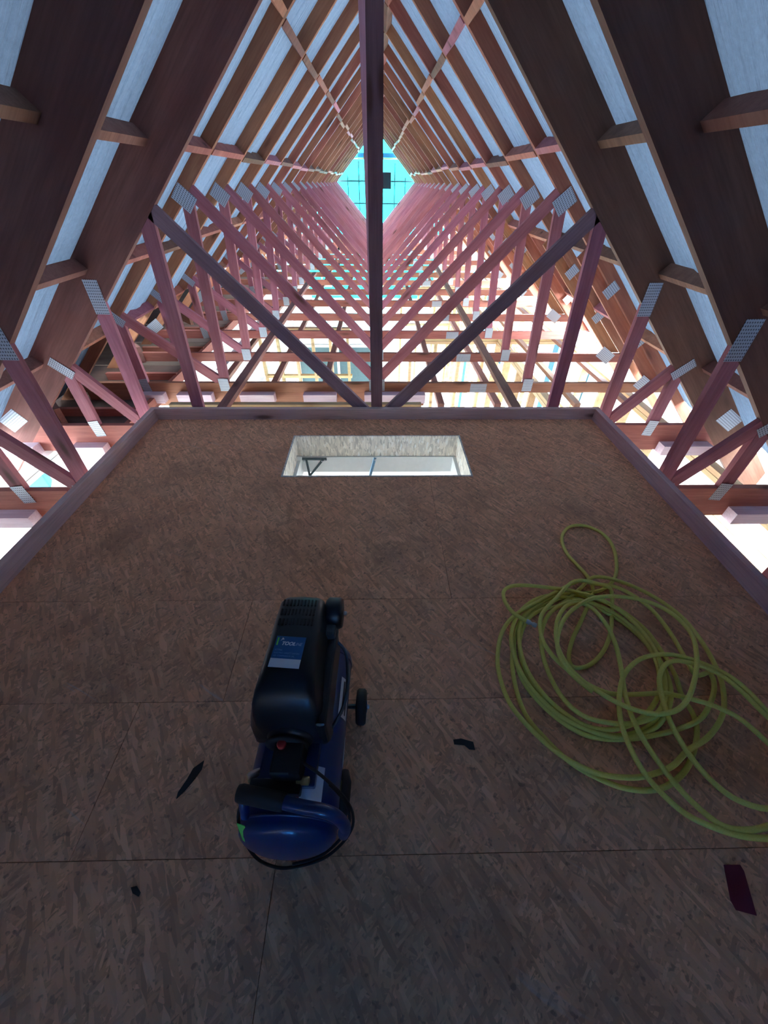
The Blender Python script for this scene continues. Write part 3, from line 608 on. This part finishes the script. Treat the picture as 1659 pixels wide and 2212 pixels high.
# delivery pipe
mk('delivery_pipe', tube(catmull([(.095, .20, .42), (.13, .16, .40), (.135, .05, .36), (.10, -.02, .33), (.06, -.05, .315)], 6), .005, 8), cp, M['bracket'])
# handle
hz = .375
hp = [LC(742, 1800, .22), LC(745, 1785, .28), LC(728, 1765, .34), LC(700, 1752, .37), LC(650, 1742, hz), LC(590, 1728, hz), LC(525, 1715, hz)]
mk('handle', tube(catmull(hp, 6), .0150, 14), cp, M['blue'])
mk('grip', tube([LC(514, 1713, hz), LC(522, 1714, hz), LC(602, 1731, hz), LC(614, 1734, hz)], [.018, .0205, .0205, .019], 16), cp, M['rubber'])
mk('handle_strut', tube([LC(524, 1715, hz), LC(530, 1760, .30), LC(540, 1770, .25)], .012, 12), cp, M['blue'])
# stickers on the tank
def tank_sticker(a0, a1, y0, y1, mat, rr_=.0012, name='sticker'):
    v, f = [], []; n = 8; R_ = r + rr_
    for k in range(n + 1):
        a = math.radians(a0 + (a1 - a0) * k / n)
        for y_ in (y0, y1): v.append((R_ * math.sin(a), y_, ZC + R_ * math.cos(a)))
    for k in range(n): f.append((2 * k, 2 * k + 1, 2 * k + 3, 2 * k + 2))
    return mk(name, mesh('st', v, f, True), cp, mat)
tank_sticker(16, 44, -.205, -.105, M['stwhite']); tank_sticker(12, 16, -.205, -.105, M['red'], .0014)
tank_sticker(56, 80, .04, .16, M['stwhite']); tank_sticker(62, 66, .05, .15, M['black'], .0020); tank_sticker(70, 74, .05, .15, M['black'], .0020)
tank_sticker(84, 100, -.08, .0, M['stwhite']); tank_sticker(88, 104, -.14, -.11, plain('yellow_print', (.5, .5, .08), .5))
tp = mk('tape', boxm(.016, .0012, .06, name='tp'), cp, M['tape'], loc=LC(592, 1785, .255) + Vector((0, -.002, 0)), rot=(-.75, .05, 0))
for q in (LC(612, 1778, .24), LC(568, 1742, .30)): mk('bung', lathe([(.002, -.003), (.0085, -.003), (.0095, 0), (.0085, .004), (.002, .005)], 6), cp, M['bluesteel'], loc=(q.x, q.y - .004, q.z), rot=(-.6, 0, 0))
mk('drain_plug', lathe([(.010, -.012), (.014, -.01), (.014, .0), (.010, .01)], 12, 'Z'), cp, M['black'], loc=(0, -.12, .058))
# wheels and feet
for s in (-1, 1):
    w = mk('wheel', lathe([(.02, -.018), (.054, -.017), (.060, -.010), (.060, .010), (.054, .017), (.02, .018)], 32, 'X'), cp, M['rubber'], loc=(.165 * s, .150, .060))
    mk('hub', lathe([(.02, -.02), (.022, 0), (.02, .02)], 20, 'X'), w, M['blue'])
    mk('axle_bolt', lathe([(.005, 0), (.008, .001), (.007, .008), (.003, .010)], 10, 'X'), w, M['steel'], loc=(.020 * s, 0, 0))
mk('axle', tube([(-.15, .15, .060), (.15, .15, .060)], .008), cp, M['steel'])
for s in (-1, 1): mk('wheel_bracket', bevelled(.006, .06, .09, .002, 1, (s * .11, .15, .085)), cp, M['blue'])
mk('foot_bracket', bevelled(.18, .05, .05, .006, 2, (0, -.17, .055)), cp, M['blue'])
for s in (-1, 1): mk('rubber_foot', lathe([(.020, 0), (.026, .004), (.024, .03), (.018, .04)], 20, 'Z'), cp, M['rubber'], loc=(s * .07, -.17, 0))
mk('rubber_capsule', tube([(.128, -.19, .12), (.130, -.17, .13), (.132, -.10, .14), (.131, -.07, .14)], [.010, .022, .022, .012], 14), cp, M['rubber'])  # rubber capsule taken for a front foot bracket
# cord with green tag
cord = [LC(655, 1648, .37), LC(690, 1672, .36), LC(722, 1700, .33), LC(748, 1728, .26), LC(762, 1758, .17), LC(760, 1790, .10), LC(735, 1826, .05), LC(695, 1856, .02), LC(640, 1872, .008), LC(600, 1874, .02), LC(560, 1858, .10), LC(533, 1825, .20), LC(517, 1785, .27), LC(516, 1750, .30), LC(532, 1722, .33)]
mk('power_cord', tube(catmull(cord, 8), .0040, 8), cp, M['rubber'])
cord2 = [v + Vector((-.011, .004, .004)) for v in cord[2:9]]
mk('power_cord', tube(catmull(cord2, 8), .0040, 8), cp, M['rubber'])
tgm = mesh('tag', [LC(511, 1779, .285), LC(527, 1784, .285), LC(540, 1800, .27), LC(549, 1824, .24), LC(541, 1830, .23), LC(524, 1815, .255)], [(0, 1, 2, 5), (5, 2, 3, 4)])
tgo = mk('cord_tag', tgm, cp, M['tag']); tag(tgo, 'bright green test tag'); sd = tgo.modifiers.new('thick', 'SOLIDIFY'); sd.thickness = .0015
# ---------------------------------------------------------------- hose (traced on the floor, one continuous run)
Zs = lambda L_: [(1040 + x / 2.68, 1100 + y / 2.68) for x, y in L_]
SC = lambda L_, k: [(620 + (x - 620) * k, 920 + (y - 920) * k) for x, y in L_]
strands = [
 (3, Zs([(262, 652), (225, 632), (170, 590), (132, 530), (130, 475), (180, 447), (270, 445), (400, 458), (520, 475), (700, 530), (860, 640), (980, 780), (1045, 930), (1060, 1080), (1010, 1190), (890, 1240), (740, 1240), (590, 1200), (480, 1110), (400, 980), (350, 830), (350, 700), (400, 600), (500, 540)])),
 (1, Zs(SC([(620, 520), (780, 590), (930, 720), (1030, 880), (1050, 1060), (960, 1210), (800, 1290), (620, 1280), (450, 1180), (320, 1050), (230, 900), (195, 740), (220, 620), (300, 545)], .95) + [(420, 510), (560, 525), (720, 580), (880, 690), (1000, 830), (1080, 980), (1090, 1130), (1010, 1260), (850, 1320), (680, 1300), (490, 1220), (330, 1090), (220, 930), (170, 760), (205, 620), (300, 530), (430, 495), (580, 500)])),
 (0, Zs(SC([(700, 545), (830, 620), (960, 730), (1050, 850), (1110, 1000), (1110, 1170), (1000, 1300), (830, 1355), (650, 1330), (480, 1240), (350, 1130), (240, 990), (185, 850), (180, 720), (235, 600), (330, 540), (430, 520)], .90))),
 (2, Zs([(560, 470), (650, 395), (800, 420), (980, 500), (1150, 620), (1280, 780), (1370, 950), (1400, 1080), (1390, 1200), (1310, 1320), (1190, 1400), (1100, 1490), (970, 1540), (840, 1555), (650, 1525), (450, 1420), (280, 1270), (160, 1120), (100, 950), (95, 820), (125, 700), (200, 610), (330, 535), (450, 470)])),
 (1, Zs([(560, 420), (650, 432), (800, 460), (960, 560), (1080, 700), (1170, 850), (1240, 960), (1320, 950), (1345, 1050), (1280, 1200), (1150, 1270), (1000, 1310), (860, 1330)])),
 (0, Zs([(700, 1330), (560, 1290), (400, 1180), (262, 1030), (205, 900), (190, 760), (245, 615), (380, 520), (560, 500), (760, 560), (930, 680), (1040, 820), (1120, 960), (1160, 1080), (1230, 1200), (1245, 1320), (1200, 1480), (1110, 1580), (1000, 1625), (850, 1620), (700, 1570), (520, 1470), (370, 1330), (250, 1180), (188, 985), (180, 830), (215, 690), (330, 570)])),
 (0, Zs([(520, 500), (690, 470), (770, 400), (780, 300), (755, 205), (690, 135), (590, 95), (505, 105), (465, 165), (490, 250), (550, 320), (610, 385)])),
 (0, Zs([(640, 440), (640, 500), (575, 650), (525, 760), (505, 860), (535, 915), (620, 905), (700, 830), (745, 720), (755, 600), (750, 480)])),
 (4, Zs([(700, 440), (540, 420), (430, 520), (345, 620), (345, 740), (400, 840), (480, 920), (600, 1010), (740, 1070), (900, 1075), (1050, 1070), (1200, 1100), (1350, 1145), (1480, 1210), (1580, 1290), (1680, 1380), (1800, 1460)])),
 (5, Zs([(1880, 1350), (1760, 1260), (1660, 1190), (1560, 1080), (1450, 985), (1330, 920), (1180, 865), (1050, 845), (920, 870), (830, 950), (795, 1070), (800, 1220), (850, 1370), (930, 1520), (1040, 1650), (1180, 1770), (1350, 1850), (1500, 1895), (1680, 1908), (1820, 1880)])),
 (5, Zs([(1900, 1650), (1800, 1690), (1680, 1735), (1560, 1720), (1420, 1655), (1290, 1540), (1180, 1400), (1090, 1240), (1040, 1090), (1025, 980), (1060, 905), (1130, 882), (1240, 905), (1380, 965), (1500, 1060), (1620, 1180), (1750, 1300)])),
 (5, Zs([(1820, 1420), (1900, 1600), (1850, 1760), (1680, 1830), (1540, 1860), (1400, 1840), (1270, 1750), (1130, 1610), (1000, 1440), (890, 1260), (830, 1090), (805, 930), (770, 780), (710, 660), (610, 560), (500, 560)])),
 (6, Zs([(440, 640), (430, 760), (470, 870), (560, 980), (700, 1080), (850, 1155), (1000, 1190), (1120, 1170), (1190, 1100), (1230, 980), (1240, 860), (1210, 730), (1110, 620), (970, 545), (800, 512), (650, 520), (540, 575), (465, 660), (435, 780), (470, 900), (560, 1000), (640, 1060)])),
]
HR = .0088; path = []
for lay, pts in strands:
    z = HR + .001 + lay * .0115
    for (px, py) in pts: p = onZ(px, py, z * .9); path.append((p.x, p.y, z))
hs_ = catmull(path, 5)
for _ in range(6):                       # relax heights so the hose rests instead of stepping
    zz = [p.z for p in hs_]
    for i in range(1, len(hs_) - 1): hs_[i].z = .25 * zz[i - 1] + .5 * zz[i] + .25 * zz[i + 1]
ho = mk('air_hose', tube(hs_, HR, 10), None, M['hose']); tag(ho, 'yellow green air hose lying in tangled coils on the platform floor', 'hose')
d = (hs_[0] - hs_[3]).normalized(); a = math.atan2(d.y, d.x)
co = mk('hose_coupling', lathe([(.0075, -.004), (.0105, 0), (.0105, .014), (.007, .016), (.007, .024), (.0105, .026), (.0105, .040), (.006, .043)], 14, 'X'), ho, M['steel'], loc=hs_[0], rot=(0, 0, a)); tag(co, 'bright metal coupling')
# ---------------------------------------------------------------- scraps on the floor
def scrap(name, pts, mat, label, cat, th=.003):
    P_ = [onZ(x, y, .001) for x, y in pts]; c_ = sum(P_, Vector()) / len(P_); n = len(P_)
    v = [(p.x - c_.x, p.y - c_.y, 0) for p in P_] + [(p.x - c_.x, p.y - c_.y, th + .001 * (i % 2)) for i, p in enumerate(P_)]
    o = mk(name, mesh('scrap', v, [tuple(range(n)), tuple(range(n, 2 * n))] + [(i, (i + 1) % n, n + (i + 1) % n, n + i) for i in range(n)]), None, mat, loc=(c_.x, c_.y, .0005)); tag(o, label, cat)
scrap('plastic_strip', [(441, 1643), (436, 1662), (422, 1682), (400, 1708), (381, 1726), (385, 1712), (404, 1684), (418, 1660)], M['rubber'], 'long pointed black strip of scrap left of the air compressor', 'scrap')
scrap('plastic_offcut', [(979, 1598), (996, 1596), (1022, 1603), (1026, 1620), (1014, 1619), (1003, 1610), (981, 1608)], M['rubber'], 'small bent black scrap between air compressor and hose', 'scrap')
scrap('dark_chip', [(283, 1917), (296, 1914), (304, 1928), (300, 1937), (287, 1930)], M['rubber'], 'tiny dark chip on the floor towards the lower left corner', 'scrap')
scrap('tape_scrap', [(1563, 1868), (1598, 1868), (1607, 1882), (1634, 1978), (1612, 1972), (1590, 1966), (1578, 1945)], M['maroon'], 'flat maroon scrap of tape on the floor near the lower right corner', 'scrap', .0015)
